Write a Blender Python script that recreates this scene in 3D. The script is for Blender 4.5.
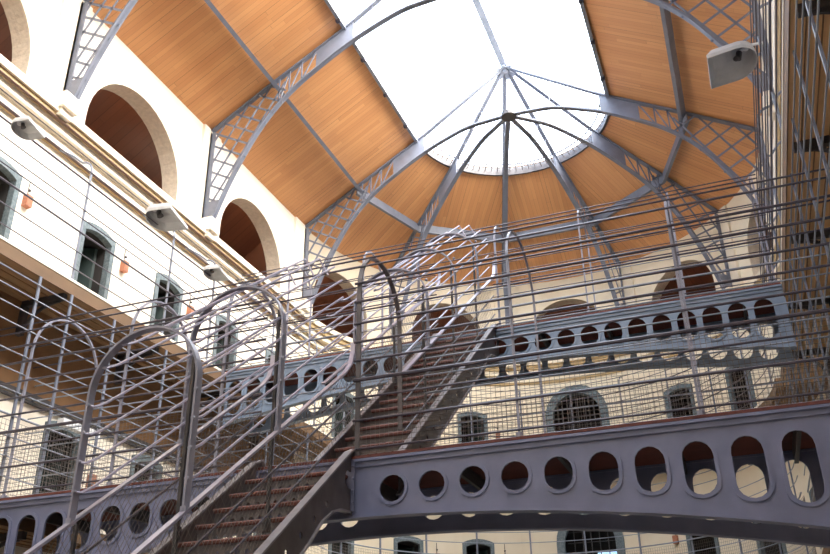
import bpy, math, random
from mathutils import Vector, Matrix
from mathutils.geometry import delaunay_2d_cdt
random.seed(7)
S, Cc, PI = math.sin, math.cos, math.pi
for o in list(bpy.data.objects): bpy.data.objects.remove(o)
scn = bpy.context.scene
col = scn.collection

# ------------------------------------------------------------------ camera
cam = bpy.data.cameras.new('camera'); cam.sensor_width = 36.0; cam.lens = 36.0*863.1/830.0
cam.clip_start = .05; cam.clip_end = 300
co = bpy.data.objects.new('camera', cam); col.objects.link(co); scn.camera = co
YAW, PIT, ROL = [math.radians(a) for a in (-20.1409, 26.9077, -1.0371)]
Fw = Vector((S(YAW)*Cc(PIT), Cc(YAW)*Cc(PIT), S(PIT)))
r0 = Vector((Cc(YAW), -S(YAW), 0)); u0 = r0.cross(Fw)
rr = Cc(ROL)*r0 + S(ROL)*u0; uu = -S(ROL)*r0 + Cc(ROL)*u0
co.matrix_world = Matrix(((rr.x, uu.x, -Fw.x, 0), (rr.y, uu.y, -Fw.y, 0), (rr.z, uu.z, -Fw.z, 0), (0, 0, 0, 1)))

# ------------------------------------------------------------------ sky, light, exposure
w = bpy.data.worlds.new('sky'); scn.world = w; w.use_nodes = True
nt = w.node_tree; nt.nodes.clear()
out = nt.nodes.new('ShaderNodeOutputWorld'); bg = nt.nodes.new('ShaderNodeBackground')
tc = nt.nodes.new('ShaderNodeTexCoord'); sep = nt.nodes.new('ShaderNodeSeparateXYZ'); rmp = nt.nodes.new('ShaderNodeValToRGB')
mr = nt.nodes.new('ShaderNodeMapRange'); mr.inputs[1].default_value = -1; mr.inputs[2].default_value = 1
nt.links.new(tc.outputs['Generated'], sep.inputs[0]); nt.links.new(sep.outputs[0], mr.inputs[0])
nt.links.new(mr.outputs[0], rmp.inputs[0]); nt.links.new(rmp.outputs[0], bg.inputs[0]); nt.links.new(bg.outputs[0], out.inputs[0])
rmp.color_ramp.elements[0].color = (.30, .38, .50, 1); rmp.color_ramp.elements[1].color = (2.6, 2.45, 2.25, 1)
rmp.color_ramp.elements[0].position = .2; rmp.color_ramp.elements[1].position = .88
_e = rmp.color_ramp.elements.new(.52); _e.color = (.72, .76, .82, 1)
bg.inputs[1].default_value = 9
scn.view_settings.view_transform = 'Standard'; scn.view_settings.look = 'None'
scn.view_settings.gamma = 1; scn.view_settings.use_curve_mapping = False
scn.view_settings.exposure = 0.2
pl = bpy.data.lights.new('skylight_portal', 'AREA'); pl.shape = 'RECTANGLE'; pl.size = 5.3; pl.size_y = 24; pl.cycles.is_portal = True
po = bpy.data.objects.new('skylight_portal', pl); col.objects.link(po); po.location = (-3.91, 8.8, 13.87)
sl = bpy.data.lights.new('sun', 'SUN'); sl.energy = 3.5; sl.angle = math.radians(25); sl.color = (1, .97, .9)
so = bpy.data.objects.new('sun', sl); col.objects.link(so); so.rotation_euler = Vector((.62, -.12, 1)).to_track_quat('Z', 'Y').to_euler()

# ------------------------------------------------------------------ materials
def mat(name, c, rough=.6, metal=0, noise=0, nscale=4, c2=None, bump=0, spec=.5, stretch=None):
    m = bpy.data.materials.new(name); m.use_nodes = True; t = m.node_tree
    b = t.nodes['Principled BSDF']; b.inputs['Roughness'].default_value = rough; b.inputs['Metallic'].default_value = metal
    b.inputs['Specular IOR Level'].default_value = spec
    b.inputs['Base Color'].default_value = (*c, 1)
    if noise or bump:
        g = t.nodes.new('ShaderNodeNewGeometry'); n = t.nodes.new('ShaderNodeTexNoise')
        mp = t.nodes.new('ShaderNodeMapping'); t.links.new(g.outputs['Position'], mp.inputs[0])
        if stretch: mp.inputs['Scale'].default_value = stretch
        n.inputs['Scale'].default_value = nscale; n.inputs['Detail'].default_value = 5
        t.links.new(mp.outputs[0], n.inputs['Vector'])
        r = t.nodes.new('ShaderNodeValToRGB'); r.color_ramp.elements[0].position = .35; r.color_ramp.elements[1].position = .7
        c2 = c2 or tuple(x*(1-noise) for x in c)
        r.color_ramp.elements[0].color = (*c, 1); r.color_ramp.elements[1].color = (*c2, 1)
        t.links.new(n.outputs[0], r.inputs[0]); t.links.new(r.outputs[0], b.inputs['Base Color'])
        if bump:
            bp = t.nodes.new('ShaderNodeBump'); bp.inputs['Strength'].default_value = bump; bp.inputs['Distance'].default_value = .02
            t.links.new(n.outputs[0], bp.inputs['Height']); t.links.new(bp.outputs[0], b.inputs['Normal'])
    return m

def boards(name, c1, c2, width=.115, dark=.45):
    m = bpy.data.materials.new(name); m.use_nodes = True; t = m.node_tree; N = t.nodes; L = t.links
    b = N['Principled BSDF']; b.inputs['Roughness'].default_value = .34; b.inputs['Specular IOR Level'].default_value = .75
    uv = N.new('ShaderNodeUVMap'); uv.uv_map = 'uv'; sp = N.new('ShaderNodeSeparateXYZ'); L.new(uv.outputs[0], sp.inputs[0])
    def M(op, a, bb=None):
        n = N.new('ShaderNodeMath'); n.operation = op
        for i, x in enumerate((a, bb)):
            if x is None: continue
            if isinstance(x, (int, float)): n.inputs[i].default_value = x
            else: L.new(x, n.inputs[i])
        return n.outputs[0]
    q = M('DIVIDE', sp.outputs[0], width); idx = M('FLOOR', q); fr = M('FRACT', q)
    wn = N.new('ShaderNodeTexWhiteNoise'); wn.noise_dimensions = '1D'; L.new(idx, wn.inputs['W'])
    vv = M('ADD', M('DIVIDE', sp.outputs[1], 2.4), M('MULTIPLY', wn.outputs[0], 7.3))
    row = M('FLOOR', vv); rf = M('FRACT', vv)
    wn2 = N.new('ShaderNodeTexWhiteNoise'); wn2.noise_dimensions = '2D'
    cb = N.new('ShaderNodeCombineXYZ'); L.new(idx, cb.inputs[0]); L.new(row, cb.inputs[1]); L.new(cb.outputs[0], wn2.inputs['Vector'])
    mp = N.new('ShaderNodeMapping'); mp.inputs['Scale'].default_value = (26, 1.3, 1); L.new(uv.outputs[0], mp.inputs[0])
    ns = N.new('ShaderNodeTexNoise'); ns.inputs['Scale'].default_value = 1; ns.inputs['Detail'].default_value = 4; L.new(mp.outputs[0], ns.inputs['Vector'])
    f = M('ADD', M('MULTIPLY', wn2.outputs[0], .45), M('MULTIPLY', ns.outputs[0], .5))
    mx = N.new('ShaderNodeMix'); mx.data_type = 'RGBA'; L.new(f, mx.inputs[0]); mx.inputs[6].default_value = (*c1, 1); mx.inputs[7].default_value = (*c2, 1)
    g1 = M('LESS_THAN', fr, .07); g2 = M('MULTIPLY', M('LESS_THAN', rf, .004), .5); gg = M('MAXIMUM', g1, g2)
    strong = M('GREATER_THAN', wn.outputs[0], .72); gs = M('MULTIPLY', gg, M('ADD', M('MULTIPLY', strong, .45), .3))
    mx2 = N.new('ShaderNodeMix'); mx2.data_type = 'RGBA'; L.new(gs, mx2.inputs[0]); L.new(mx.outputs[2], mx2.inputs[6])
    mx2.inputs[7].default_value = (*[x*dark*.5 for x in c2], 1)
    L.new(mx2.outputs[2], b.inputs['Base Color'])
    return m

M_wall = mat('cream_plaster', (.85, .77, .65), .85, noise=.07, nscale=1.3, bump=.15)
M_wall2 = mat('cream_plaster_apse', (.80, .71, .56), .85, noise=.09, nscale=1.1, bump=.15, c2=(.72, .62, .47))
M_rough = mat('rough_plaster', (.66, .57, .46), .95, noise=.18, nscale=14, bump=.6)
M_tan = mat('tan_moulding', (.48, .34, .17), .7, noise=.2, nscale=6)
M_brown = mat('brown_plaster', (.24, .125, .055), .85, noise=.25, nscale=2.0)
M_fascia = mat('brown_fascia', (.16, .09, .045), .7, noise=.2, nscale=3)
M_soffit2 = mat('lit_brown_soffit', (.80, .50, .24), .7, noise=.2, nscale=3, stretch=(8, .4, 1))  # brown soffit of the right galleries, bounce light put into the lighter colour
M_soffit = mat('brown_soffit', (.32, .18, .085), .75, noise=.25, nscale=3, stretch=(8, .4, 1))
M_board = boards('pine_boards', (.74, .38, .165), (.55, .232, .088))
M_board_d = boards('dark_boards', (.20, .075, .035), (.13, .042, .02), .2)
M_steel = mat('blue_grey_paint', (.27, .30, .37), .42, noise=.25, nscale=5)
M_truss = mat('pale_blue_grey_paint', (.175, .19, .245), .45, noise=.2, nscale=4)
M_girder = mat('lavender_grey_paint', (.19, .205, .32), .45, noise=.22, nscale=3.5, bump=.05)
M_girder2 = mat('skylit_grey_paint', (.21, .27, .37), .4, noise=.2, nscale=3)  # far bridge girders, skylight tint put into the paint colour
M_rod = mat('dull_rod_steel', (.09, .08, .105), .4, metal=.35, noise=.3, nscale=8)
M_riser = mat('riser_grey', (.20, .19, .20), .5, noise=.3, nscale=9)
M_hoop = mat('grey_hoop_paint', (.29, .29, .36), .36, noise=.2, nscale=6)
M_bright = mat('lit_rail_steel', (.46, .44, .55), .33, metal=.45, noise=.2, nscale=9)  # light on the stair bars put into a brighter steel colour
M_flng = mat('pale_flange', (.27, .25, .27), .4, noise=.3, nscale=7)  # flanges paler than the stringer plates
M_dark = mat('dark_iron', (.055, .048, .05), .5, noise=.3, nscale=5)
M_strg = mat('stringer_paint', (.12, .105, .11), .45, noise=.35, nscale=5)
M_tread = mat('tread_brown', (.19, .075, .06), .7, noise=.4, nscale=20)
M_red = mat('red_oxide_edge', (.15, .04, .03), .7, noise=.35, nscale=18)
M_under = mat('red_brown_deck', (.16, .04, .025), .8, noise=.3, nscale=4)
M_wire = mat('mesh_wire', (.17, .15, .14), .6)
M_stone = mat('grey_stone', (.10, .13, .145), .8, noise=.4, nscale=22, c2=(.18, .215, .235), bump=.4)
M_door = mat('green_door_paint', (.014, .03, .027), .5, noise=.2, nscale=5)
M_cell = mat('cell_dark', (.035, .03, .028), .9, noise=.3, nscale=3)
M_shade = mat('grey_enamel', (.42, .42, .44), .35, noise=.12, nscale=8)
M_white = mat('white_enamel', (.80, .80, .82), .35, noise=.06, nscale=8)
M_terra = mat('terracotta', (.42, .17, .10), .8, noise=.3, nscale=20)
M_floor = mat('flagstone', (.15, .14, .13), .7, noise=.25, nscale=2)
M_cable = mat('brown_conduit', (.13, .07, .05), .6, noise=.2, nscale=9)
def glass():
    m = bpy.data.materials.new('skylight_glass'); m.use_nodes = True; t = m.node_tree; t.nodes.clear()
    o = t.nodes.new('ShaderNodeOutputMaterial'); a = t.nodes.new('ShaderNodeBsdfTransparent'); a.inputs[0].default_value = (.95, .98, 1, 1)
    b = t.nodes.new('ShaderNodeBsdfTranslucent'); b.inputs[0].default_value = (.9, .95, 1, 1)
    x = t.nodes.new('ShaderNodeMixShader'); x.inputs[0].default_value = .03
    t.links.new(a.outputs[0], x.inputs[1]); t.links.new(b.outputs[0], x.inputs[2]); t.links.new(x.outputs[0], o.inputs[0]); return m
M_glass = glass()
M_lit = bpy.data.materials.new('lit_panel'); M_lit.use_nodes = True
_b = M_lit.node_tree.nodes['Principled BSDF']; _b.inputs['Emission Color'].default_value = (.45, .7, 1, 1); _b.inputs['Emission Strength'].default_value = 1.3
_b.inputs['Base Color'].default_value = (.3, .4, .5, 1)

# ------------------------------------------------------------------ mesh helpers
class MB:
    def __init__(s): s.v = []; s.f = []; s.uv = []
    def add(s, vs, fs, uvs=None):
        n = len(s.v); s.v += [tuple(v) for v in vs]; s.f += [tuple(i+n for i in f) for f in fs]
        s.uv += list(uvs) if uvs else [(0, 0)]*len(vs)
    def box(s, lo, hi):
        x0, y0, z0 = lo; x1, y1, z1 = hi
        s.add([(x0,y0,z0),(x1,y0,z0),(x1,y1,z0),(x0,y1,z0),(x0,y0,z1),(x1,y0,z1),(x1,y1,z1),(x0,y1,z1)],
              [(0,3,2,1),(4,5,6,7),(0,1,5,4),(1,2,6,5),(2,3,7,6),(3,0,4,7)])
    def ubox(s, mp, u0, u1, v0, v1, w0, w1, n=1):
        for i in range(n):
            a = u0+(u1-u0)*i/n; b = u0+(u1-u0)*(i+1)/n
            vs = [mp(*q) for q in ((a,v0,w0),(b,v0,w0),(b,v0,w1),(a,v0,w1),(a,v1,w0),(b,v1,w0),(b,v1,w1),(a,v1,w1))]
            fs = [(0,3,2,1),(4,5,6,7),(0,1,5,4),(2,3,7,6)]
            if i == 0: fs.append((3,0,4,7))
            if i == n-1: fs.append((1,2,6,5))
            s.add(vs, fs)
    def tube(s, path, r, n=6, cap=True):
        P = [Vector(p) for p in path]; k = len(P); vs = []; up = Vector((.123, .31, .94)).normalized()
        for i, p in enumerate(P):
            t = (P[min(i+1, k-1)]-P[max(i-1, 0)]).normalized()
            a = t.cross(up)
            if a.length < .2: a = t.cross(Vector((1, 0, 0)))
            a.normalize(); b = t.cross(a)
            for j in range(n):
                q = 2*PI*j/n; vs.append(p+r*(Cc(q)*a+S(q)*b))
        fs = [(i*n+j, i*n+(j+1)%n, (i+1)*n+(j+1)%n, (i+1)*n+j) for i in range(k-1) for j in range(n)]
        if cap: fs += [tuple(range(n))[::-1], tuple((k-1)*n+j for j in range(n))]
        s.add(vs, fs)
    def bar(s, path, wid, th, side):
        # rectangular section: wid along fixed axis 'side', th along tangent x side
        P = [Vector(p) for p in path]; k = len(P); vs = []
        sd0 = Vector(side).normalized()
        for i, p in enumerate(P):
            t = (P[min(i+1, k-1)]-P[max(i-1, 0)]).normalized(); sd = (sd0-t*sd0.dot(t)).normalized(); b = t.cross(sd)
            for a_, b_ in ((-1,-1),(1,-1),(1,1),(-1,1)): vs.append(p+sd*a_*wid/2+b*b_*th/2)
        fs = [(i*4+j, i*4+(j+1)%4, (i+1)*4+(j+1)%4, (i+1)*4+j) for i in range(k-1) for j in range(4)]
        fs += [(3,2,1,0), tuple((k-1)*4+j for j in range(4))]
        s.add(vs, fs)
    def ball(s, c, r, sc=(1,1,1)):
        vs = []; fs = []; n, m = 8, 5
        for i in range(m+1):
            for j in range(n):
                a = PI*i/m; b = 2*PI*j/n; vs.append((c[0]+r*sc[0]*S(a)*Cc(b), c[1]+r*sc[1]*S(a)*S(b), c[2]+r*sc[2]*Cc(a)))
        for i in range(m):
            for j in range(n): fs.append((i*n+j, (i+1)*n+j, (i+1)*n+(j+1)%n, i*n+(j+1)%n))
        s.add(vs, fs)
    def plate(s, outer, holes, mp, t0, t1, cuts=(), uvf=None):
        # flat outline with holes, mapped by mp(u,v,w), thick from w=t0 to t1; cuts = extra u lines so it can bend
        vs = []; ed = []
        def loop(L):
            n = len(vs); vs.extend(Vector(p) for p in L); ed.extend((n+i, n+(i+1) % len(L)) for i in range(len(L)))
        loop(outer)
        for h in holes: loop(h)
        vlo = min(p[1] for p in outer)-.01; vhi = max(p[1] for p in outer)+.01
        for c in cuts:
            n = len(vs); vs.extend((Vector((c, vlo)), Vector((c, vhi)))); ed.append((n, n+1))
        V, _, F, *_r = delaunay_2d_cdt(vs, ed, [], 0, 1e-6)
        def inside(p, poly):
            c = False; x, y = p
            for i in range(len(poly)):
                x1, y1 = poly[i]; x2, y2 = poly[i-1]
                if (y1 > y) != (y2 > y) and x < (x2-x1)*(y-y1)/(y2-y1)+x1: c = not c
            return c
        T = []
        for f in F:
            if len(f) != 3: continue
            g = sum((V[i] for i in f), Vector((0, 0)))/3
            if abs((V[f[1]]-V[f[0]]).cross(V[f[2]]-V[f[0]])) < 1e-9: continue
            if inside(g, outer) and not any(inside(g, h) for h in holes): T.append(tuple(f))
        cnt = {}
        for f in T:
            for a, b in ((f[0],f[1]),(f[1],f[2]),(f[2],f[0])):
                k = (min(a,b), max(a,b)); cnt.setdefault(k, []).append((a,b))
        n = len(V)
        fs = list(T)+[tuple(n+i for i in f[::-1]) for f in T]
        for k, e in cnt.items():
            if len(e) == 1: a, b = e[0]; fs.append((b, a, n+a, n+b))
        uvs = [uvf(p) for p in V]*2 if uvf else None
        s.add([mp(p[0], p[1], t0) for p in V]+[mp(p[0], p[1], t1) for p in V], fs, uvs)
    def build(s, name, m, parent=None, smooth=False):
        me = bpy.data.meshes.new(name)
        if parent is not None: off = PL[parent.name]
        else:
            xs, ys, zs = zip(*s.v); off = Vector(((min(xs)+max(xs))/2, (min(ys)+max(ys))/2, min(zs)))
        me.from_pydata([tuple(Vector(v)-off) for v in s.v], [], s.f); me.validate()
        if any(u != (0, 0) for u in s.uv):
            ul = me.uv_layers.new(name='uv')
            for lp in me.loops: ul.data[lp.index].uv = s.uv[lp.vertex_index]
        ms = m if isinstance(m, (list, tuple)) else [m]
        for x in ms: me.materials.append(x)
        if smooth:
            for p in me.polygons: p.use_smooth = True
        o = bpy.data.objects.new(name, me); col.objects.link(o)
        if parent is not None: o.parent = parent; o.location = Vector((0, 0, 0))
        else: o.location = off
        PL[o.name] = off if parent is None else off
        return o
PL = {}
def tag(o, label=None, cat=None, group=None, kind=None):
    for k, v in (('label', label), ('category', cat), ('group', group), ('kind', kind)):
        if v: o[k] = v
    return o
def thing(name, loc, label, cat, group=None):
    o = bpy.data.objects.new(name, None); col.objects.link(o); o.location = loc; o.empty_display_size = .2
    PL[o.name] = Vector(loc); return tag(o, label, cat, group)
def struct(o): o['kind'] = 'structure'; return o
def arcpts(c, r, a0, a1, n):  return [(c[0]+r*Cc(a0+(a1-a0)*i/n), c[1]+r*S(a0+(a1-a0)*i/n)) for i in range(n+1)]

# ------------------------------------------------------------------ key measures (metres; the camera is at the origin)
XL, XR, XC, YA, RA = -9.78, 1.96, -3.91, 18.0, 5.87
ZF, Z1, Z2 = -1.25, 2.486, 5.985
ZW, ZP, ZS, ZA = 11.88, 12.82, 13.86, 15.62      # wall top, purlin, skylight edge, ridge
DP, DS = 4.32, 2.57
Y0 = -3.0
mL = lambda u, v, w_: (XL-w_, u, v)
mR = lambda u, v, w_: (XR+w_, u, v)
def mA(u, v, w_):
    a = u/RA; return (XC+(RA+w_)*S(a), YA+(RA+w_)*Cc(a), v)
AE = RA*PI/2

# ------------------------------------------------------------------ setting
m = MB(); m.box((XL-.5, Y0-.4, ZF-.2), (XR+.5, YA+RA+.5, ZF)); struct(m.build('floor', M_floor))
def arch_open(c, hw, bot, top, n=14, flat=None):
    # opening outline; flat = rise of a segmental head, else a half circle
    if flat is None:
        return [(c-hw, bot), (c+hw, bot)]+arcpts((c, top-hw), hw, 0, PI, n)
    R = (hw*hw+flat*flat)/(2*flat); a = math.asin(hw/R)
    return [(c-hw, bot), (c+hw, bot)]+arcpts((c, top-R), R, PI/2-a, PI/2+a, 6)
DW = .44
doorsL = [6.05, 8.17, 10.48, 12.6, 14.72, 16.85]
doorsR = [6.25, 8.32, 10.48, 12.6, 14.72, 16.85]
doorsA = [a*PI/180*RA for a in (-70, -49, -29.5, 29.5, 49, 70)]
arcL = [(2.2, 1.38), (6.87, 1.38), (11.08, 1.4), (15.5, 1.4)]
arcA = [(a*PI/180*RA, 1.12) for a in (-73, -36, 0, 36, 73)]
DT2, DT1 = 7.80, 4.22
def door_hole(c, top): return arch_open(c, DW, top-1.69, top, flat=.10)
def build_wall(name, mp, u0, u1, doors, arcs, arctop, m_, cuts=(), win=None):
    holes = [door_hole(c, DT2) for c in doors]+[door_hole(c, DT1) for c in doors]+[arch_open(c, hw, 9.20, arctop, 20) for c, hw in arcs]
    if win is not None: holes += [arch_open(win, .78, Z2+.1, 8.32), arch_open(win, .78, Z1+.1, 4.82)]
    b = MB(); b.plate([(u0, ZF), (u1, ZF), (u1, ZW+.05), (u0, ZW+.05)], holes, mp, 0, .38, cuts)
    return struct(b.build(name, m_))
wl = build_wall('wall_left', mL, Y0, YA, doorsL, arcL, 11.12, M_wall)
wr = build_wall('wall_right', mR, Y0, YA, doorsR, arcL, 11.12, M_wall)
NA = 40
cutsA = [-AE+2*AE*i/NA for i in range(1, NA)]
wa = build_wall('wall_back', mA, -AE, AE, doorsA, arcA, 11.2, M_wall2, cutsA, win=0.0)
b = MB(); b.box((XL-.5, Y0-.4, ZF), (XR+.5, Y0, ZA+.2)); struct(b.build('wall_front', M_wall))
# side spaces behind the arcade: lean-to roof of dark boards and a back wall
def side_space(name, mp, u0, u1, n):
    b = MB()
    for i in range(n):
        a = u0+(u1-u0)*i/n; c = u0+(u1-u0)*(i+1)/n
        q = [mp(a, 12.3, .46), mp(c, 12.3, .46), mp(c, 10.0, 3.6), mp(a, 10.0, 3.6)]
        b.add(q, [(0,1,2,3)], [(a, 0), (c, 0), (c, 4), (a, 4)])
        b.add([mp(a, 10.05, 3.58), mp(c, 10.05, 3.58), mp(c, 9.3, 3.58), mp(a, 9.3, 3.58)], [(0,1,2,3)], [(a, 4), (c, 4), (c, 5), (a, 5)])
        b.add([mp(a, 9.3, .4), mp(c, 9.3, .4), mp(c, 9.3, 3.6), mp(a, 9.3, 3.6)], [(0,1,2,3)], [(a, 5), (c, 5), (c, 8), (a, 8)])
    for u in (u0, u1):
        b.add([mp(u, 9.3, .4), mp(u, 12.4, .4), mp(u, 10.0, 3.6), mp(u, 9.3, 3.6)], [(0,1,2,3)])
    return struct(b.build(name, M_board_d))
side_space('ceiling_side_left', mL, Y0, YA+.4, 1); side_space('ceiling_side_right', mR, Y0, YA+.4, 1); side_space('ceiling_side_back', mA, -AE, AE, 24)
# rough plaster reveals of the arcade arches
def reveal(name, mp, arcs, top, n):
    b = MB()
    for c, hw in arcs:
        L = arcpts((c, top-hw), hw-.004, 0, PI, 20); L = [(c+hw-.004, 9.20)]+L+[(c-hw+.004, 9.20)]
        vs = [mp(u, v, .01) for u, v in L]+[mp(u, v, .385) for u, v in L]; k = len(L)
        b.add(vs, [(i, i+1, k+i+1, k+i) for i in range(k-1)])
    return struct(b.build(name, M_rough))
reveal('trim_reveal_left', mL, arcL, 11.12, 1); reveal('trim_reveal_right', mR, arcL, 11.12, 1); reveal('trim_reveal_back', mA, arcA, 11.2, 1)
# cornice under the arcade, pilasters and corbels at the trusses
TY = [4.4, 8.95, 13.4, 18.0]
def cornice(name, mp, u0, u1, n):
    b = MB()
    b.ubox(mp, u0, u1, 9.12, 9.26, -.24, 0, n); b.ubox(mp, u0, u1, 8.86, 9.0, -.14, 0, n); b.ubox(mp, u0, u1, 8.66, 8.74, -.06, 0, n)
    struct(b.build(name, M_wall if 'back' not in name else M_wall2))
    b = MB(); b.ubox(mp, u0, u1, 9.0, 9.12, -.19, 0, n); b.ubox(mp, u0, u1, 8.60, 8.66, -.04, 0, n)
    struct(b.build(name.replace('cornice', 'moulding'), M_tan))
cornice('trim_cornice_left', mL, Y0, YA, 1); cornice('trim_cornice_right', mR, Y0, YA, 1); cornice('trim_cornice_back', mA, -AE, AE, 40)
def pilasters(name, mp, us, m_):
    b = MB()
    for u in us:
        b.ubox(mp, u-.33, u+.33, 9.26, 11.86, -.07, 0); b.ubox(mp, u-.15, u+.19, 9.2, 9.5, -.36, 0); b.ubox(mp, u-.11, u+.15, 9.06, 9.2, -.29, 0)
    struct(b.build(name, m_))
pilasters('trim_pilasters_left', mL, TY[:3]+[17.75], M_wall); pilasters('trim_pilasters_right', mR, TY[:3]+[17.75], M_wall)
RIB = [-54, -18, 18, 54]
pilasters('trim_pilasters_back', mA, [a*PI/180*RA for a in RIB], M_wall2)
# brown wall band and dark string course below the upper galleries
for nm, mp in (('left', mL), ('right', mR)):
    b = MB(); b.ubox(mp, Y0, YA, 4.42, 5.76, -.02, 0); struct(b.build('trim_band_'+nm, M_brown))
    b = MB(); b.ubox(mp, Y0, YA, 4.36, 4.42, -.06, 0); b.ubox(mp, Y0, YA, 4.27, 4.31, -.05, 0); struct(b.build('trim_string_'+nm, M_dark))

# roof: boarded slopes
def slope(name, sx):
    b = MB()
    def q(y, d, z): return (XC+sx*d, y, z)
    L = math.hypot(RA-DS, ZS-ZW)
    b.add([q(Y0, RA+.5, ZW-.3), q(YA, RA+.5, ZW-.3), q(YA, DS, ZS), q(Y0, DS, ZS)], [(0,1,2,3)], [(Y0, 0), (YA, 0), (YA, L+.5), (Y0, L+.5)])
    b.add([q(Y0, RA+.5, ZW-.1), q(YA, RA+.5, ZW-.1), q(YA, DS, ZS+.2), q(Y0, DS, ZS+.2)], [(3,2,1,0)], [(0,0)]*4)
    b.add([q(Y0, DS, ZS), q(YA, DS, ZS), q(YA, DS, ZS+.2), q(Y0, DS, ZS+.2)], [(0,1,2,3)], [(0,0)]*4)
    return struct(b.build(name, M_board))
slope('ceiling_left', -1); slope('ceiling_right', 1)
b = MB(); nn = 60
for i in range(nn):
    a0 = -PI/2+PI*i/nn; a1 = -PI/2+PI*(i+1)/nn
    bay = round(math.degrees((a0+a1)/2)/36)*36*PI/180
    for (ra, za, rb, zb) in ((RA+.5, ZW-.3, DS, ZS),):
        P = [(r*S(a), r*Cc(a), z, r*S(a-bay), r*Cc(a-bay)) for r, z, a in ((ra, za, a0), (ra, za, a1), (rb, zb, a1), (rb, zb, a0))]
        b.add([(XC+p[0], YA+p[1], p[2]) for p in P], [(0,1,2,3)], [(p[3]+50+bay*7, p[4]*1.19+.01) for p in P])
        b.add([(XC+p[0], YA+p[1], p[2]+.2) for p in P], [(3,2,1,0)], [(.01,.01)]*4)
struct(b.build('ceiling_back', M_board))
# skylight glass
b = MB()
for sx in (-1, 1): b.add([(XC+sx*DS, Y0, ZS+.1), (XC+sx*DS, YA, ZS+.1), (XC, YA, ZA+.1), (XC, Y0, ZA+.1)], [(0,1,2,3)])
for i in range(24):
    a0 = -PI/2+PI*i/24; a1 = -PI/2+PI*(i+1)/24
    b.add([(XC+DS*S(a0), YA+DS*Cc(a0), ZS+.1), (XC+DS*S(a1), YA+DS*Cc(a1), ZS+.1), (XC, YA, ZA+.1)], [(0,1,2)])
win = struct(b.build('window_skylight', M_glass))

# ------------------------------------------------------------------ roof steel
PROF = [(0, 13.92), (.6, 13.89), (1.2, 13.82), (2.0, 13.52), (2.6, 13.22), (3.2, 12.85), (3.7, 12.5), (4.2, 12.03), (4.6, 11.5), (4.95, 10.88), (5.2, 10.35), (5.4, 9.85), (5.52, 9.5)]
def smooth(P, n):
    out = []
    for i in range(len(P)-1):
        p0, p1, p2, p3 = P[max(i-1, 0)], P[i], P[i+1], P[min(i+2, len(P)-1)]
        for k in range(n):
            t = k/n; out.append(tuple(.5*(2*b_+(c_-a_)*t+(2*a_-5*b_+4*c_-d_)*t*t+(3*b_-a_-3*c_+d_)*t**3) for a_, b_, c_, d_ in zip(p0, p1, p2, p3)))
    return out+[P[-1]]
PROF = smooth(PROF, 4)
def interp(tab, x):
    for (a, za), (c, zc) in zip(tab, tab[1:]):
        if a <= x <= c: return za+(zc-za)*(x-a)/(c-a)
    return tab[-1][1]
RAFT = [(0, ZA-.08), (DS, ZS-.1), (DP, ZP-.08), (RA, ZW-.1)]
def spandrel(u, v):   # inside the lattice zone?
    if u > 5.78 or u < 2.5: return False
    return interp(PROF, min(u, 5.52)) < v < interp(RAFT, u) and (u < 5.52 or v > 9.5) and v > 9.5
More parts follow.
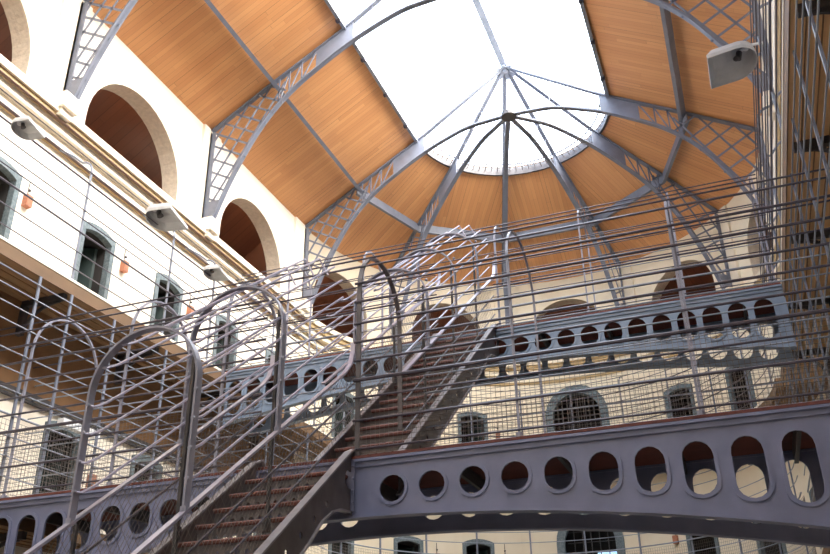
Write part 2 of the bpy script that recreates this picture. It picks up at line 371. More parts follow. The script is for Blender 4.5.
def half_truss(root, mp, rafter_name='rafter', pitch=.30):
    # mp(d, z, t): d from the centre, t across the plane
    ct = MB()
    def sweep(name, pts, w, t, m_, flange=0):
        b = MB(); n = len(pts)
        for (a, za), (c, zc) in zip(pts, pts[1:]):
            dx, dz = c-a, zc-za; L = math.hypot(dx, dz); nx, nz = -dz/L, dx/L
            def seg(h0, h1, tt):
                vs = [mp(a+nx*h0, za+nz*h0, -tt), mp(c+nx*h0, zc+nz*h0, -tt), mp(c+nx*h1, zc+nz*h1, -tt), mp(a+nx*h1, za+nz*h1, -tt)]
                vs += [mp(a+nx*h0, za+nz*h0, tt), mp(c+nx*h0, zc+nz*h0, tt), mp(c+nx*h1, zc+nz*h1, tt), mp(a+nx*h1, za+nz*h1, tt)]
                b.add(vs, [(0,3,2,1),(4,5,6,7),(0,1,5,4),(1,2,6,5),(2,3,7,6),(3,0,4,7)])
            seg(0, w, t)
            if flange: seg(0, .025, flange)
        return b.build(name, m_, root)
    sweep(rafter_name, [(0.02, ZA-.1)]+RAFT[1:], .08, .012, M_truss, .06)
    sweep('arch_chord', PROF, .08, .012, M_truss, .065)
    sweep('wall_post', [(5.8, ZW-.1), (5.8, 9.5)], -.10, .014, M_truss, .06)
    b = MB()
    # foot plate and the solid plate near the skylight
    def quad(pts, t=.01):
        vs = [mp(u, v, -t) for u, v in pts]+[mp(u, v, t) for u, v in pts]; n = len(pts)
        b.add(vs, [tuple(range(n))[::-1], tuple(n+i for i in range(n))]+[(i, (i+1)%n, n+(i+1)%n, n+i) for i in range(n)])
    quad([(5.5, 9.5), (5.8, 9.5), (5.8, 9.95), (5.38, 9.95)])
    b.build('foot_plate', M_truss, root)
    b = MB(); quad([(2.35, interp(PROF, 2.35)), (3.25, interp(PROF, 3.25)), (3.25, interp(RAFT, 3.25)), (2.35, interp(RAFT, 2.35))])
    b.build('gusset_plate', M_truss, root)
    # lattice
    b = MB(); seen = 0
    for (dx, dz) in ((-.86, -.5), (-.5, .866)):
        nx, nz = -dz, dx
        for k in range(-60, 60):
            off = k*pitch; run = None; prev = None
            for i in range(0, 240):
                s_ = -6+i*.05; u = 5.0+nx*off+dx*s_; v = 11.0+nz*off+dz*s_
                ok = spandrel(u, v) and u > 4.0
                if ok and run is None: run = (u, v)
                if run is not None and not ok:
                    if math.hypot(prev[0]-run[0], prev[1]-run[1]) > .1:
                        b.bar([mp(run[0]-dx*.04, run[1]-dz*.04, 0), mp(prev[0]+dx*.04, prev[1]+dz*.04, 0)], .046, .016, Vector(mp(nx, nz, 0))-Vector(mp(0, 0, 0)))
                    run = None
                prev = (u, v)
    # zig-zag braces between gusset and spandrel, light braces under the glass
    b.build('lattice', M_truss, root)
    us = [3.25, 3.6, 3.9, 4.15]
    for i in range(3):
        a, c = us[i], us[i+1]; b = MB()
        b.bar([mp(a, interp(RAFT, a), 0), mp(c, interp(PROF, c)+.05, 0)], .035, .016, Vector(mp(1, 0, 0))-Vector(mp(0, 0, 0)))
        b.bar([mp(c, interp(PROF, c)+.05, 0), mp(c, interp(RAFT, c), 0)], .035, .016, Vector(mp(1, 0, 0))-Vector(mp(0, 0, 0)))
        b.build('brace', M_truss, root)
    us = [2.3, 1.9, 1.5, 1.1]
    for c in us: b = MB(); b.tube([mp(c, interp(PROF, c)+.05, 0), mp(c, interp(RAFT, c), 0)], .009, 5); b.build('tie_rod', M_truss, root)
def cross_truss(Y, label):
    t = thing('roof_truss', (XC, Y, 9.4), label, 'roof truss', 'arched steel trusses across the hall')
    for sx in (-1, 1): half_truss(t, lambda d, z, tt, sx=sx: (XC+sx*d, Y+tt, z), pitch=.30 if sx < 0 else .42)
    return t
cross_truss(9.05, 'nearest pale arched steel truss, its left foot at the upper left corner')
cross_truss(13.36, 'middle pale arched steel truss between two boarded ceiling bays')
t3 = cross_truss(17.98, 'farthest full arched steel truss where the round end begins')
for a, lb in zip(RIB, ('leftmost curved half truss fanning out below the round skylight', 'half truss straight down from the hub to left of centre',
                       'half truss running down right of centre behind the upper bridge', 'rightmost half truss with lattice foot near the right wall')):
    A = a*PI/180
    t = thing('hip_truss', (XC+5.6*S(A), YA+5.6*Cc(A), 9.4), lb, 'roof truss', 'half trusses radiating over the round end')
    half_truss(t, lambda d, z, tt, A=A: (XC+max(d, .12)*S(A)+tt*Cc(A), YA+max(d, .12)*Cc(A)-tt*S(A), z), pitch=.38)
b = MB(); b.tube([(XC, YA, 13.90), (XC, YA, 14.0)], .20, 12)
tag(b.build('truss_hub', M_dark), 'dark round steel hub where the arched trusses meet', 'hub')
b = MB(); b.tube([(XC, YA, ZA-.22), (XC, YA, ZA+.02)], .07, 8)
for i in range(8):
    q = PI*i/4; b.bar([(XC, YA, ZA-.12), (XC+.30*Cc(q), YA+.30*S(q), ZA-.24)], .10, .012, (-S(q), Cc(q), 0))
tag(b.build('ridge_boss', M_steel), 'small grey boss at the peak of the skylight', 'boss')
b = MB(); b.bar([(XC, Y0+.02, ZA-.03), (XC, YA, ZA-.03)], .17, .14, (1, 0, 0))
tag(b.build('ridge_beam', M_steel), 'grey ridge beam along the top of the skylight', 'beam')
for sx, nm in ((-1, 'left'), (1, 'right')):
    t = thing('purlin', (XC+sx*DP, 8, ZP-.3), 'grey steel purlin along the %s boarded ceiling slope' % nm, 'purlin', 'long purlins along the ceiling')
    nrm = Vector((sx*.51, 0, .86))
    P0 = Vector((XC+sx*DP, 0, ZP))-nrm*.17
    b = MB(); b.bar([(P0.x, Y0+.02, P0.z), (P0.x, YA, P0.z)], .03, .27, Vector((.86, 0, -sx*.51))); b.build('web', M_truss, t)
    P1 = Vector((XC+sx*DP, 0, ZP))-nrm*.31
    b = MB(); b.bar([(P1.x, Y0+.02, P1.z), (P1.x, YA, P1.z)], .09, .025, Vector((.86, 0, -sx*.51))); b.build('flange', M_truss, t)
    t = thing('skylight_curb', (XC+sx*DS, 8, ZS-.1), 'dark steel curb along the %s edge of the skylight' % nm, 'curb', 'curbs along the skylight edges')
    b = MB(); b.bar([(XC+sx*(DS-.01), Y0+.02, ZS), (XC+sx*(DS-.01), YA, ZS)], .08, .22, (1, 0, 0)); b.build('beam', M_steel, t)
    for k in range(12):
        y = 2.0+k*1.38
        b = MB(); b.box((XC+sx*DS-.055, y-.04, ZS-.15), (XC+sx*DS+.055, y+.04, ZS-.06)); b.tube([(XC+sx*DS, y, ZS-.17), (XC+sx*DS, y, ZS-.1)], .02, 6); b.build('clamp', M_rod, t)
nodes = [-90]+RIB+[90]
for i in range(5):
    a0, a1 = nodes[i]*PI/180, nodes[i+1]*PI/180
    p = Vector((XC+DP*S(a0), YA+DP*Cc(a0), ZP-.14)); q = Vector((XC+DP*S(a1), YA+DP*Cc(a1), ZP-.14))
    t = thing('hip_purlin', (p+q)/2, 'grey purlin piece in the round end, %s' % ('at the far left bay', 'in the second bay from left', 'in the middle bay', 'in the second bay from right', 'at the far right bay')[i], 'purlin', 'short purlins of the round end')
    b = MB(); b.bar([p, q], .26, .03, (0, 0, 1)); b.build('web', M_truss, t)
    b = MB(); b.bar([p-Vector((0, 0, .13)), q-Vector((0, 0, .13))], .02, .085, (0, 0, 1)); b.build('flange', M_truss, t)
b = MB()
b.bar([(XC+(DS+.0)*S(-PI/2+PI*i/30), YA+DS*Cc(-PI/2+PI*i/30), ZS-.02) for i in range(31)], .12, .06, (0, 0, 1))
b.bar([(XC+(DS+.03)*S(-PI/2+PI*i/30), YA+(DS+.03)*Cc(-PI/2+PI*i/30), ZS+.1) for i in range(31)], .26, .03, (0, 0, 1))
b.bar([(XC+(DS-.22)*S(-PI/2+PI*i/30), YA+(DS-.22)*Cc(-PI/2+PI*i/30), ZS+.14) for i in range(31)], .03, .03, (0, 0, 1))
for i in range(44):
    a = -PI/2+PI*(i+.5)/44
    b.tube([(XC+DS*S(a), YA+DS*Cc(a), ZS+.02), (XC+(DS-.22)*S(a), YA+(DS-.22)*Cc(a), ZS+.14)], .012, 4)
tag(b.build('skylight_ring', M_strg), 'curved steel ring around the round end of the skylight', 'ring')

# ------------------------------------------------------------------ doors and windows of the cells
DN = [0]
def cell_door(mp, c, top, leafside=1, big=False):
    DN[0] += 1
    base = Vector(mp(c, top-1.69, 0))
    t = bpy.data.objects.new('door_%d' % DN[0], None); col.objects.link(t); t.location = base; PL[t.name] = base; t['kind'] = 'structure'
    b = MB(); inner = arch_open(c, DW-.10, top-1.66, top-.13, flat=.08)
    b.plate(arch_open(c, DW-.004, top-1.685, top-.004, flat=.10), [inner], mp, -.03, .10); b.build('frame', M_stone, t)
    b = MB(); k = len(inner); vs = [mp(u, v, .09) for u, v in inner]+[mp(u, v, .5) for u, v in inner]
    b.add(vs, [(i, (i+1)%k, k+(i+1)%k, k+i) for i in range(k)]); b.build('reveal', M_cell, t)
    b = MB(); o2 = arch_open(c, DW-.02, top-1.68, top-.02, flat=.10); b.plate(o2, [inner], mp, .44, .47); b.build('back_board', M_cell, t)
    b = MB(); h = top-.2; hw = DW-.14
    # leaf standing open inside the cell
    u0 = c+leafside*hw; a = math.radians(62)
    p = [(u0, top-1.66, .24), (u0-leafside*hw*1.9*Cc(a), top-1.66, .24+hw*1.9*S(a))]
    vs = []
    for (u, v, w_) in p:
        for dv in (0, 1.42):
            for dw in (0, .05): vs.append(mp(u+dw*.8*leafside*-1, v+dv, w_+dw*.4))
    b.add(vs, [(0,2,6,4),(1,5,7,3),(0,4,5,1),(2,3,7,6),(0,1,3,2),(4,6,7,5)]); b.build('door_leaf', M_door, t)
    b = MB(); u0, u1 = c-.6, c+.6
    vs = [mp(u, v, w_) for w_ in (.47, 2.2) for u, v in ((u0, top-1.69), (u1, top-1.69), (u1, top+.3), (u0, top+.3))]
    b.add(vs, [(4,5,6,7),(0,1,5,4),(1,2,6,5),(2,3,7,6),(3,0,4,7)]); b.build('cell_recess', M_cell, t)
for mp, ds in ((mL, doorsL), (mR, doorsR), (mA, doorsA)):
    for c in ds:
        for tp in (DT2, DT1): cell_door(mp, c, tp)
for wi, (bot, top) in enumerate(((Z2+.1, 8.32), (Z1+.1, 4.82))):
    t = bpy.data.objects.new('window_%d' % (wi+1), None); col.objects.link(t); base = Vector(mA(0, bot, 0)); t.location = base; PL[t.name] = base; t['kind'] = 'structure'
    b = MB(); b.plate(arch_open(0, .90, bot, top+.12), [arch_open(0, .68, bot+.08, top-.12)], mA, -.04, .2, [-.6, -.3, 0, .3, .6]); b.build('window_surround', M_stone, t)
    b = MB()
    for k in range(-2, 3): b.tube([mA(k*.22, bot+.08, .2), mA(k*.22, top-.2-.03*k*k*1.6, .2)], .014, 5)
    for k in range(1, 7): b.tube([mA(-.62, bot+.08+k*.28, .2), mA(.62, bot+.08+k*.28, .2)], .010, 5)
    b.build('window_grille', M_dark, t)
    b = MB(); vs = [mA(u, v, w_) for w_ in (.47, 3.0) for u, v in ((-1, bot), (1, bot), (1, top+.2), (-1, top+.2))]
    b.add(vs, [(4,5,6,7),(0,1,5,4),(1,2,6,5),(2,3,7,6),(3,0,4,7)]); b.build('window_recess', M_cell, t)
b = MB(); b.ubox(mA, -.02, .55, 3.55, 3.95, 1.2, 1.25)
tag(b.build('light_panel', M_lit), 'bluish lit panel inside the arched opening below the bridge', 'light')

# terracotta vent boxes beside the doors
def wallbox(mp, u, v, label):
    t = thing('wall_vent', mp(u, v, 0), label, 'vent', 'terracotta vents beside the cell doors')
    b = MB(); b.ubox(mp, u-.06, u+.06, v, v+.2, -.10, 0); b.build('box', M_terra, t)
    b = MB(); b.tube([mp(u, v+.2, -.02), mp(u, v+.48, -.02)], .008, 5); b.ball(mp(u, v+.3, -.05), .025); b.build('cable', M_dark, t)
for c, lb in ((8.78, 'terracotta vent box left of the nearest fully visible upper door'), (11.2, 'terracotta vent box right of the nearest fully visible upper door'),
              (13.3, 'terracotta vent box on the upper left wall beyond the second door')): wallbox(mL, c, 7.25, lb)
wallbox(mL, 11.2, 3.35, 'terracotta vent box by the lower left door')
wallbox(mA, -22.5*PI/180*RA, 7.0, 'vent box right of the cell door seen just above the near bridge deck')
for a in (-41, -22.5): wallbox(mA, a*PI/180*RA, 3.6, 'vent box between the doors seen below the bridge, %s' % ('left one' if a < -30 else 'right one'))
wallbox(mA, 22.5*PI/180*RA, 3.75, 'vent box right of the lower arched opening')
# pipes along the wall below the cornice
for z, off, lb in ((9.0, .20, 'upper of two brown conduits under the left cornice'), (8.62, .06, 'lower of two brown conduits under the left cornice')):
    b = MB(); b.tube([(XL+off, Y0+.1, z), (XL+off, 17.9, z)], .028, 6); tag(b.build('conduit', M_cable), lb, 'conduit', 'conduits along the left wall')
b = MB(); b.ubox(mL, 10.1, 10.95, 4.05, 4.16, -.30, -.18); tag(b.build('strip_light', M_white), 'white strip light above the lower left cell door', 'light')

# ------------------------------------------------------------------ wire mesh
def wire_grid(b, mp, u0, u1, v0, v1, step=.06, r=.003):
    n = int((u1-u0)/step)
    for i in range(n+1):
        u = u0+(u1-u0)*i/n; b.tube([mp(u, v0), mp(u, v1)], r, 3, False)
    k = max(1, int((v1-v0)/step))
    seg = max(1, int((u1-u0)/1.5))
    for j in range(k+1):
        v = v0+(v1-v0)*j/k; b.tube([mp(u0+(u1-u0)*s_/seg, v) for s_ in range(seg+1)], r, 3, False)

# ------------------------------------------------------------------ galleries
def gallery(mp, u0, u1, zdeck, width, posts, brackets, label, cage=False, curved=False, hook=True, meshes=True):
    t = thing('gallery_walkway', mp((u0+u1)/2, zdeck-.25, -width/2), label, 'gallery', 'railed galleries around the hall')
    n = 36 if curved else 1
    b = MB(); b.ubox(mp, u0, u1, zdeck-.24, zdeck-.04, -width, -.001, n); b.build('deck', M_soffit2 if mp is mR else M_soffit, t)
    b = MB(); b.ubox(mp, u0, u1, zdeck-.04, zdeck, -width-.02, -.001, n); b.build('deck_edge', M_wall, t)
    b = MB(); b.ubox(mp, u0, u1, zdeck-.245, zdeck-.042, -width-.012, -width+.002, n); b.build('fascia', M_fascia, t)
    for k in range(1, 5):
        b = MB(); b.ubox(mp, u0, u1, zdeck-.255, zdeck-.24, -width*k/5-.012, -width*k/5, n); b.build('soffit_batten', M_brown, t)
    for u in brackets:
        b = MB()
        b.ubox(mp, u-.04, u+.04, zdeck-.34, zdeck-.24, -width+.05, -.03); b.ubox(mp, u-.04, u+.04, zdeck-.80, zdeck-.3, -.12, -.02)
        P = [(-(.12)-(width-.25)*(1-Cc(q)), zdeck-.80+.46*S(q)) for q in [PI/2*i/6 for i in range(7)]]
        for (w0, v0), (w1, v1) in zip(P, P[1:]): b.bar([mp(u, v0, w0), mp(u, v1, w1)], .03, .05, Vector(mp(u+.1, 0, 0))-Vector(mp(u, 0, 0)))
        b.build('bracket', M_dark, t)
    e = -width+.04
    H = 3.25 if cage else 2.2
    for u in posts:
        b = MB()
        if cage: b.bar([mp(u, zdeck-.2, e), mp(u, zdeck+H, e)], .042, .025, Vector(mp(u+.1, 0, 0))-Vector(mp(u, 0, 0)))
        else:
            L = [(zdeck-.2, e), (zdeck+H-.2, e)]+[(zdeck+H-.2+.22*S(q), e+.22*(1-Cc(q))) for q in (.4, .8, 1.2, 1.57)]
            if hook: L += [(zdeck+H+.2, e+width*.5), (zdeck+H+.45, -.02)]
            b.tube([mp(u, v, w_) for v, w_ in L], .021, 6)
        b.build('post', M_truss, t)
    zs = [.12, .36, .62, .88, 1.16, 1.48, 1.75, 2.0, 2.38, 2.62, 2.86, 3.1] if cage else [.2, .5, .84, 1.08, 1.24, 1.48, 1.74, 1.95, 2.15]
    for i, z in enumerate(zs):
        b = MB(); r = .016 if z in (1.16, .84, 1.74) else .0095
        b.tube([mp(u0+(u1-u0)*k/n, zdeck+z, e-.02) for k in range(n+1)], r, 6); b.build('rail', M_rod if not cage else M_steel, t)
    if meshes:
        b = MB(); wire_grid(b, lambda u, v: mp(u, v, e+.02), u0, u1, zdeck+.03, zdeck+1.1, .07, .003); b.build('wire_mesh', M_wire, t)
    return t
pL2 = [.0, 2.3, 4.6, 6.9, 9.2, 11.5, 12.9, 15.3, 17.4]
pL1 = [1.6, 3.9, 6.2, 8.54, 9.2, 10.2, 11.6, 13.4, 15.2, 17]
br = [2.24, 4.54, 6.84, 9.14, 11.44, 13.74, 16.04]
gallery(mL, Y0+.1, YA, Z2, .87, pL2, br, 'upper gallery along the left wall, its wires over white plaster', meshes=False)
gallery(mL, Y0+.1, YA, Z1, .93, pL1, br, 'lower gallery along the left wall, caged up to the one above', cage=True)
gallery(mR, Y0+.1, YA, Z2, .74, [y+.35 for y in pL2], br, 'upper gallery overhead along the right wall with brown soffit', meshes=False)
gallery(mR, Y0+.1, YA, Z1, .74, [.5+k*1.16 for k in range(15)], br, 'lower gallery along the right wall, its posts rising to the brown soffit', cage=True)
gallery(mA, -AE, AE, Z2, .86, [a*PI/180*RA for a in range(-80, 81, 16)], [a*PI/180*RA for a in range(-72, 73, 24)], 'upper gallery curving around the round end of the hall', curved=True, hook=False, meshes=False)
gallery(mA, -AE, AE, Z1, .86, [a*PI/180*RA for a in range(-80, 81, 16)], [a*PI/180*RA for a in range(-72, 73, 24)], 'lower gallery curving around the round end, seen below the bridge', cage=True, curved=True)

# ------------------------------------------------------------------ footbridges
def stadium(cx, z0, z1, hw, n=8):
    z0, z1 = min(z0, z1-2*hw), z1
    return arcpts((cx, z0+hw), hw, PI, 2*PI, n)+arcpts((cx, z1-hw), hw, 0, PI, n)
def footbridge(Ya, Yb, zd, x0, x1, botf, holes, hw, htop, mg, label, posts, rails, zspring, gapN, gapF, rs=1.0, mesh=True, lip=.19, fh=.05):
    t = thing('footbridge', (XC, (Ya+Yb)/2, zd-.6), label, 'footbridge', 'iron footbridges across the hall')
    b = MB(); b.box((x0, Ya-.05, zd-.03), (x1, Yb+.05, zd)); b.build('deck', M_red, t)
    b = MB(); b.box((x0, Ya+.04, zd-.10), (x1, Yb-.04, zd-.032)); b.build('deck_underside', M_under, t)
    for k in range(9):
        x = x0+.6+k*(x1-x0-1.2)/8; b = MB(); b.box((x-.02, Ya+.03, zd-.24), (x+.02, Yb-.03, zd-.10)); b.build('cross_beam', M_dark, t)
    for j, (Y, s_) in enumerate(((Ya, 1), (Yb, -1))):
        N = 40
        bf = botf if j == 0 else (lambda x: botf(x)+.04)
        ht = htop if j == 0 else htop+fh
        out_ = [(x0+(x1-x0)*i/N, bf(x0+(x1-x0)*i/N)) for i in range(N+1)]+[(x1, zd-.035), (x0, zd-.035)]
        lo_ = (lambda c: botf(c)+lip) if j == 0 else (lambda c: min(botf(c)+lip, ht-2*hw+.02))
        hs = [stadium(c, lo_(c), ht, hw) for c in holes]
        b = MB(); b.plate(out_, hs, lambda u, v, w_, Y=Y: (u, Y+w_, v), -.008, .008)
        for c in holes:      # raised rim round each opening
            i_ = stadium(c, lo_(c), ht, hw); mz = (max(p[1] for p in i_)+min(p[1] for p in i_))/2; o_ = [(c+(u-c)*(hw+.035)/hw, v+(.035 if v > mz else -.035)*min(1, abs(v-mz)/hw)) for u, v in i_]
            k = len(o_); yy = Y-s_*.022
            vs = [(u, yy, v) for u, v in o_]+[(u, yy, v) for u, v in i_]+[(u, Y, v) for u, v in o_]+[(u, Y, v) for u, v in i_]
            fs = []
            for i in range(k):
                q = (i+1) % k; fs += [(i, q, k+q, k+i), (i, 2*k+i, 2*k+q, q), (k+i, k+q, 3*k+q, 3*k+i)]
            b.add(vs, fs)
        g = b.build('girder', mg, t)
        b = MB(); P = [(x0+(x1-x0)*i/N, Y+s_*.02, bf(x0+(x1-x0)*i/N)) for i in range(N+1)]; b.bar(P, .13, .022, (0, 1, 0)); 
        b.bar([(x0, Y+s_*.0, zd-.05), (x1, Y+s_*.0, zd-.05)], .11, .03, (0, 1, 0))
        b.box((x0, Y-.03, zd-.12), (x1, Y+.03, zd-.05))
        b.build('flange', mg, g)
    r = (Yb-Ya)/2; ym = (Ya+Yb)/2
    for x in posts:
        b = MB(); inN = gapN and gapN[0]+.05 < x < gapN[1]-.05
        P = [(x, Ya, zd), (x, Ya, zspring)]+[(x, ym-r*Cc(q), zspring+r*S(q)) for q in [PI*i/14 for i in range(1, 14)]]+[(x, Yb, zspring), (x, Yb, zd)]
        b.bar(P, .055 if abs(x+3.77) < .1 else (.026 if x > -3 else .036), .024, (1, 0, 0)); b.tube([(x, Ya, zd), (x, Ya, zd+.05)], .04, 8); b.tube([(x, Yb, zd), (x, Yb, zd+.05)], .04, 8)
        b.build('hoop', M_strg if abs(x+3.77) < .1 else M_hoop, t)
    def rail(y, z, gap, rr_, m_=M_rod):
        xa, xb = (XL+.01, XR-.01) if mesh else (x0, x1)
        segs = [(xa, xb)] if not gap or z > zspring+.1 else [(xa, gap[0]), (gap[1], xb)]
        for a, c in segs:
            b = MB(); b.tube([(a, y, z), (c, y, z)], rr_, 6); b.build('rail', m_, t)
    for z, rr_ in rails: rail(Ya-.02, z, gapN, rr_*rs); rail(Yb+.02, z, gapF, .010, M_steel)
    for q in (30, 58, 90, 122, 150):
        q = q*PI/180; rail(ym-(r+.02)*Cc(q), zspring+(r+.02)*S(q), None, .012)
    for y, gap in ((Ya-.01, gapN), (Yb+.01, gapF)) if mesh else ():
        segs = [(x0, x1)] if not gap else [(x0, gap[0]), (gap[1], x1)]
        b = MB()
        for a, c in segs: wire_grid(b, lambda u, v: (u, y, v), a, c, zd+.03, zd+.88, .052, .0028)
        b.build('wire_mesh', M_wire, t)
    return t
SX0, SX1 = -4.98, -3.82      # lower stair
TX0, TX1 = -4.52, -3.46      # upper stair
bot1 = lambda x: 1.845-.46*((x+3.9)/4.6)**2
h1 = [-3.36+.438*k for k in range(12)]+[-4.44-.41*k for k in range(12)]
h1 = [x for x in h1 if -9.3 < x < 1.3]
rl1 = [(Z1+d, r) for d, r in ((.08, .012), (.40, .014), (.66, .012), (.87, .021), (1.10, .014), (1.33, .014), (1.56, .014), (1.84, .016), (2.08, .016))]
footbridge(8.37, 9.66, Z1, -8.85, 1.22, bot1, h1, .14, Z1-.235, M_girder, 'near lavender grey iron footbridge with oval holes and red deck edge',
           [-8.6, -7.0, -5.55, -3.77, -1.97, -.2], rl1, 4.50, (SX0, SX1), (TX0, TX1))
bot2 = lambda x: 5.335-.42*((x+3.9)/5.0)**2
h2 = [-3.432+.392*k for k in range(12)]+[-3.83-.40*k for k in range(13)]
h2 = [x for x in h2 if -8.8 < x < 1.0]
rl2 = [(Z2+d, r) for d, r in ((.08, .012), (.35, .012), (.6, .012), (.85, .018), (1.05, .012), (1.25, .012), (1.45, .012))]
footbridge(13.48, 14.44, Z2, -8.85, 1.22, bot2, h2, .148, Z2-.22, M_girder2, 'far pale blue iron footbridge one storey higher',
           [-7.6, -6.0, -3.38, -1.83, -.26, 1.13], rl2, 7.74, (TX0, TX1), None, rs=.7, mesh=False, lip=.145, fh=-.035)

# ------------------------------------------------------------------ staircases
def staircase(X0, X1, Yt, zt, Yb, slope_, hoops, Hh, label, cage_from, cage_to, side_posts, bright, inset=0.0):
    zz = lambda y: zt+slope_*(y-Yt)
    t = thing('staircase', ((X0+X1)/2, Yb, zz(Yb)), label, 'staircase', 'iron staircases in the middle of the hall')
    run = Yt-Yb; rise = zt-zz(Yb); n = round(rise/.205)
    for i in range(n):
        z = zt-(i+0.0)*rise/n; y = Yt-i*run/n
        if i == 0: continue
        b = MB(); b.box((X0+.03, y-.02, z-.03), (X1-.03, y+run/n+.03, z)); b.tube([(X0+.03, y-.02, z-.012), (X1-.03, y-.02, z-.012)], .022, 6); b.build('tread', M_tread, t)
    for i in range(n):
        z = zt-i*rise/n; y = Yt-i*run/n; h = rise/n-.03
        hs = [arcpts((X0+.13+k*.105, z-.03-h*.5), .028, 0, 2*PI*7/8, 7) for k in range(int((X1-X0-.2)/.105))]
        b = MB(); b.plate([(X0+.03, z-.03-h), (X1-.03, z-.03-h), (X1-.03, z-.03), (X0+.03, z-.03)], hs, lambda u, v, w_, y=y: (u, y+.01+w_, v), 0, .008)
        b.build('riser', M_riser, t)
    for sgn, X in ((-1, X0), (1, X1)):
        dn = .34
        # curved haunch at the upper end
        up = [(Yb, zz(Yb)+.10), (Yt-.12, zz(Yt-.12)+.12), (Yt+.04, zt+.10), (Yt+.12, zt+.02), (Yt+.12, zt-.62)]
        lo = [(Yt-.10, zt-.60), (Yt-.32, zt-.615), (Yt-.50, zt-.67), (Yt-.72, zt-.80), (Yt-1.0, zz(Yt-1.0)-dn+.02), (Yt-1.4, zz(Yt-1.4)-dn), (Yb, zz(Yb)-dn)]
        hs = []
        y = Yt-.35
        while y > Yb+.3:
            hs.append(arcpts((y, zz(y)-.16), .035, 0, 2*PI*7/8, 7)); y -= .26
        hs[0] = arcpts((Yt-.10, zt-.26), .10, 0, 2*PI*11/12, 11)
        b = MB(); b.plate(up+lo, hs, lambda u, v, w_, X=X: (X+w_, u, v), -.007, .007)
        s_ = b.build('stringer', M_strg, t)
        b = MB(); b.bar([(X, y, z) for y, z in up[:4]], .085, .02, (1, 0, 0)); b.bar([(X, y, z) for y, z in lo[::-1]], .07, .02, (1, 0, 0)); b.build('stringer_flange', M_flng, s_)
        if not bright:
            b = MB(); b.box((X-.045, Yt-.06, zt-.58), (X+.045, Yt-.045, zt-.05))
            for k in range(4): b.ball((X+.03, Yt-.065, zt-.50+k*.13), .014)
            b.build('angle_plate', M_girder, t)
        # handrail with a curved upper end
        X = X-inset if sgn > 0 else X
        b = MB(); HR = [(X, Yb+.2, zz(Yb+.2)+1.0), (X, Yt-.05, zz(Yt-.05)+1.0), (X, Yt+.10, zz(Yt)+1.12), (X, Yt+.17, zz(Yt)+1.30), (X, Yt+.17, zz(Yt)+1.42)]
        b.bar(HR, .055, .022, (1, 0, 0)); b.build('handrail', M_bright, t)
        for dz in (.28, .64):
            b = MB(); b.tube([(X, Yb+.2, zz(Yb+.2)+dz), (X, Yt, zz(Yt)+dz)], .012, 6); b.build('guard_rail', M_rod, t)
        # diamond wire mesh between stringer and handrail
        b = MB(); y = Yb+.2; st = .085
        while y < Yt-.05:
            for dx in (.85, -.5):
                y1 = min(y+abs(dx), Yt) if dx > 0 else y
                if dx > 0: b.tube([(X+.012, y, zz(y)+.12), (X+.012, y+dx, zz(y+dx)+.98)] , .0024, 3, False) if y+dx < Yt else None
                else: b.tube([(X+.012, y-dx, zz(y-dx)+.12), (X+.012, y, zz(y)+.98)], .0024, 3, False) if y-dx < Yt else None
            y += st
        b.build('wire_mesh', M_wire, t)
        for yy in side_posts:
            b = MB(); xs = X-sgn*.06; b.bar([(xs, yy, zz(yy)+.08), (xs, yy, zz(yy)+(Hh-.33 if sgn > 0 else .98))], .028, .028, (1, 0, 0)); b.tube([(xs, yy, zz(yy)+.08), (xs, yy, zz(yy)+.2)], .038, 8); b.build('post', M_dark, t)
    X1 = X1-inset; r = (X1-X0)/2; xm = (X0+X1)/2
    for yy in hoops:
        zr = zz(yy)+1.0; zsng = zz(yy)+Hh-r
        P = [(X0, yy, zr), (X0, yy, zsng)]+[(xm-r*Cc(q), yy, zsng+r*S(q)) for q in [PI*i/20 for i in range(1, 20)]]+[(X1, yy, zsng), (X1, yy, zr)]
        b = MB(); b.bar(P, .075, .02, (0, 1, 0))
        for X in (X0, X1): b.box((X-.025, yy-.035, zr-.02), (X+.025, yy+.035, zr+.03))
        # bolt heads at the bars
        for dz in (.24, .48, .72, .96):
            for X in (X0, X1): b.ball((X, yy-.02, zz(yy)+1.0+dz), .022)
        b.build('hoop', M_hoop, t)
    # sloping cage bars
    ya, yb_ = cage_from, cage_to
    bars = [(X0, dz) for dz in (1.24, 1.48, 1.72, 1.96)]+[(X1, dz) for dz in (1.24, 1.48, 1.72, 1.96)]
    zsp = Hh-r
    bars = [bq for bq in bars if bq[1] < zsp+.05]+[(xm-r*Cc(q*PI/180), zsp+r*S(q*PI/180)) for q in (28, 56, 84, 112, 140, 165)]
    for X, dz in bars:
        inx = .05*(1 if X < xm else -1)
        P = [(X, ya, zz(ya)+dz), (X+inx*.6, ya+.03, zz(ya)+dz), (X+inx*.6, ya+.16, zz(ya+.1)+dz), (X+inx*.6, yb_, zz(yb_)+dz)]
        if dz > Hh-.12: P.append((X+inx*.6+(.10 if X > xm-.3 else -.05), yb_+.05, zz(yb_)+dz-.22))
        b = MB(); b.tube(P, .012, 6); b.build('cage_bar', M_bright, t)
    return t
staircase(SX0, SX1, 8.37, Z1, 3.37, .745, [5.57, 6.9], 2.58, 'lower iron staircase with hooped cage climbing to the near footbridge', 5.57, 8.30, [5.57, 6.9], False, .10)
staircase(TX0, TX1, 13.48, Z2, 8.80, .748, [9.9, 11.2, 12.5], 2.22, 'upper iron staircase with hooped cage climbing to the far footbridge', 8.9, 13.4, [9.9, 11.2, 12.5], True)

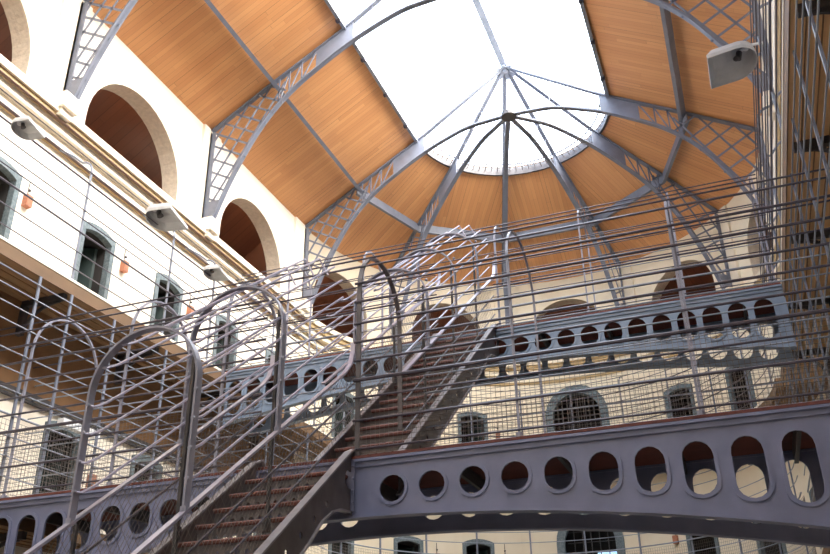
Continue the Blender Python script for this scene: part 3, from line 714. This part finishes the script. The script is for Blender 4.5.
# ------------------------------------------------------------------ lamps hung from the gallery rails
def lamp(x, y, z, sx, label, sc=1.0, arm=True):
    t = thing('floodlight', (x, y, z), label, 'lamp', 'grey metal hooded lamps on the gallery railings')
    # opening outline: straight edge towards the hall, round edge towards the rail
    def ring(k, zz_, shift):
        L = [(.36, -.21), (.36, .21)]+[(.02+.24*Cc(a)-.02, .21*S(a)) for a in [PI/2+PI*i/12 for i in range(13)]]
        return [(x+sx*(u*k+shift)*sc, y+v*k*sc*1.15, z+(zz_-u*.12*k-v*.30*k)*sc) for u, v in L]
    R = [ring(1, 0, 0), ring(1, .05, 0), ring(.86, .14, -.02), ring(.5, .21, -.06), ring(.18, .235, -.1)]
    b = MB(); n = len(R[0]); vs = [p for r_ in R for p in r_]
    fs = [(i*n+j, i*n+(j+1)%n, (i+1)*n+(j+1)%n, (i+1)*n+j) for i in range(len(R)-1) for j in range(n)]+[tuple((len(R)-1)*n+j for j in range(n))]
    b.add(vs, fs); o = b.build('lamp_shade', M_shade, t); md = o.modifiers.new('s', 'SOLIDIFY'); md.thickness = .012*sc
    b = MB(); b.tube([(x-sx*.05*sc, y, z+.19*sc), (x-sx*.02*sc, y, z+.08*sc)], .04*sc, 10); b.ball((x, y, z+.10*sc), .045*sc, (1, 1, .8)); b.build('bulb_holder', M_dark, t)
    b = MB(); b.tube([(x-sx*.06*sc, y, z+.2*sc), (x-sx*.2*sc, y, z+.27*sc), (x-sx*.36*sc, y, z+.25*sc)], .02, 6); b.ball((x-sx*.14*sc, y, z+.24*sc), .045); b.build('arm', M_white, t)
    return t
lamp(.95, 9.62, 7.40, -1, 'grey hooded floodlight hanging at upper right beside the gallery rail', .98)
lamp(-8.75, 10.8, 7.88, 1, 'large grey hooded floodlight on the left gallery below the cornice', 1.12)
lamp(-8.75, 7.55, 7.60, 1, 'small grey lamp shade at the far left of the upper gallery', .72)
lamp(-8.8, 12.6, 7.66, 1, 'small pale lamp shade on the left gallery behind the stair hoops', .75)
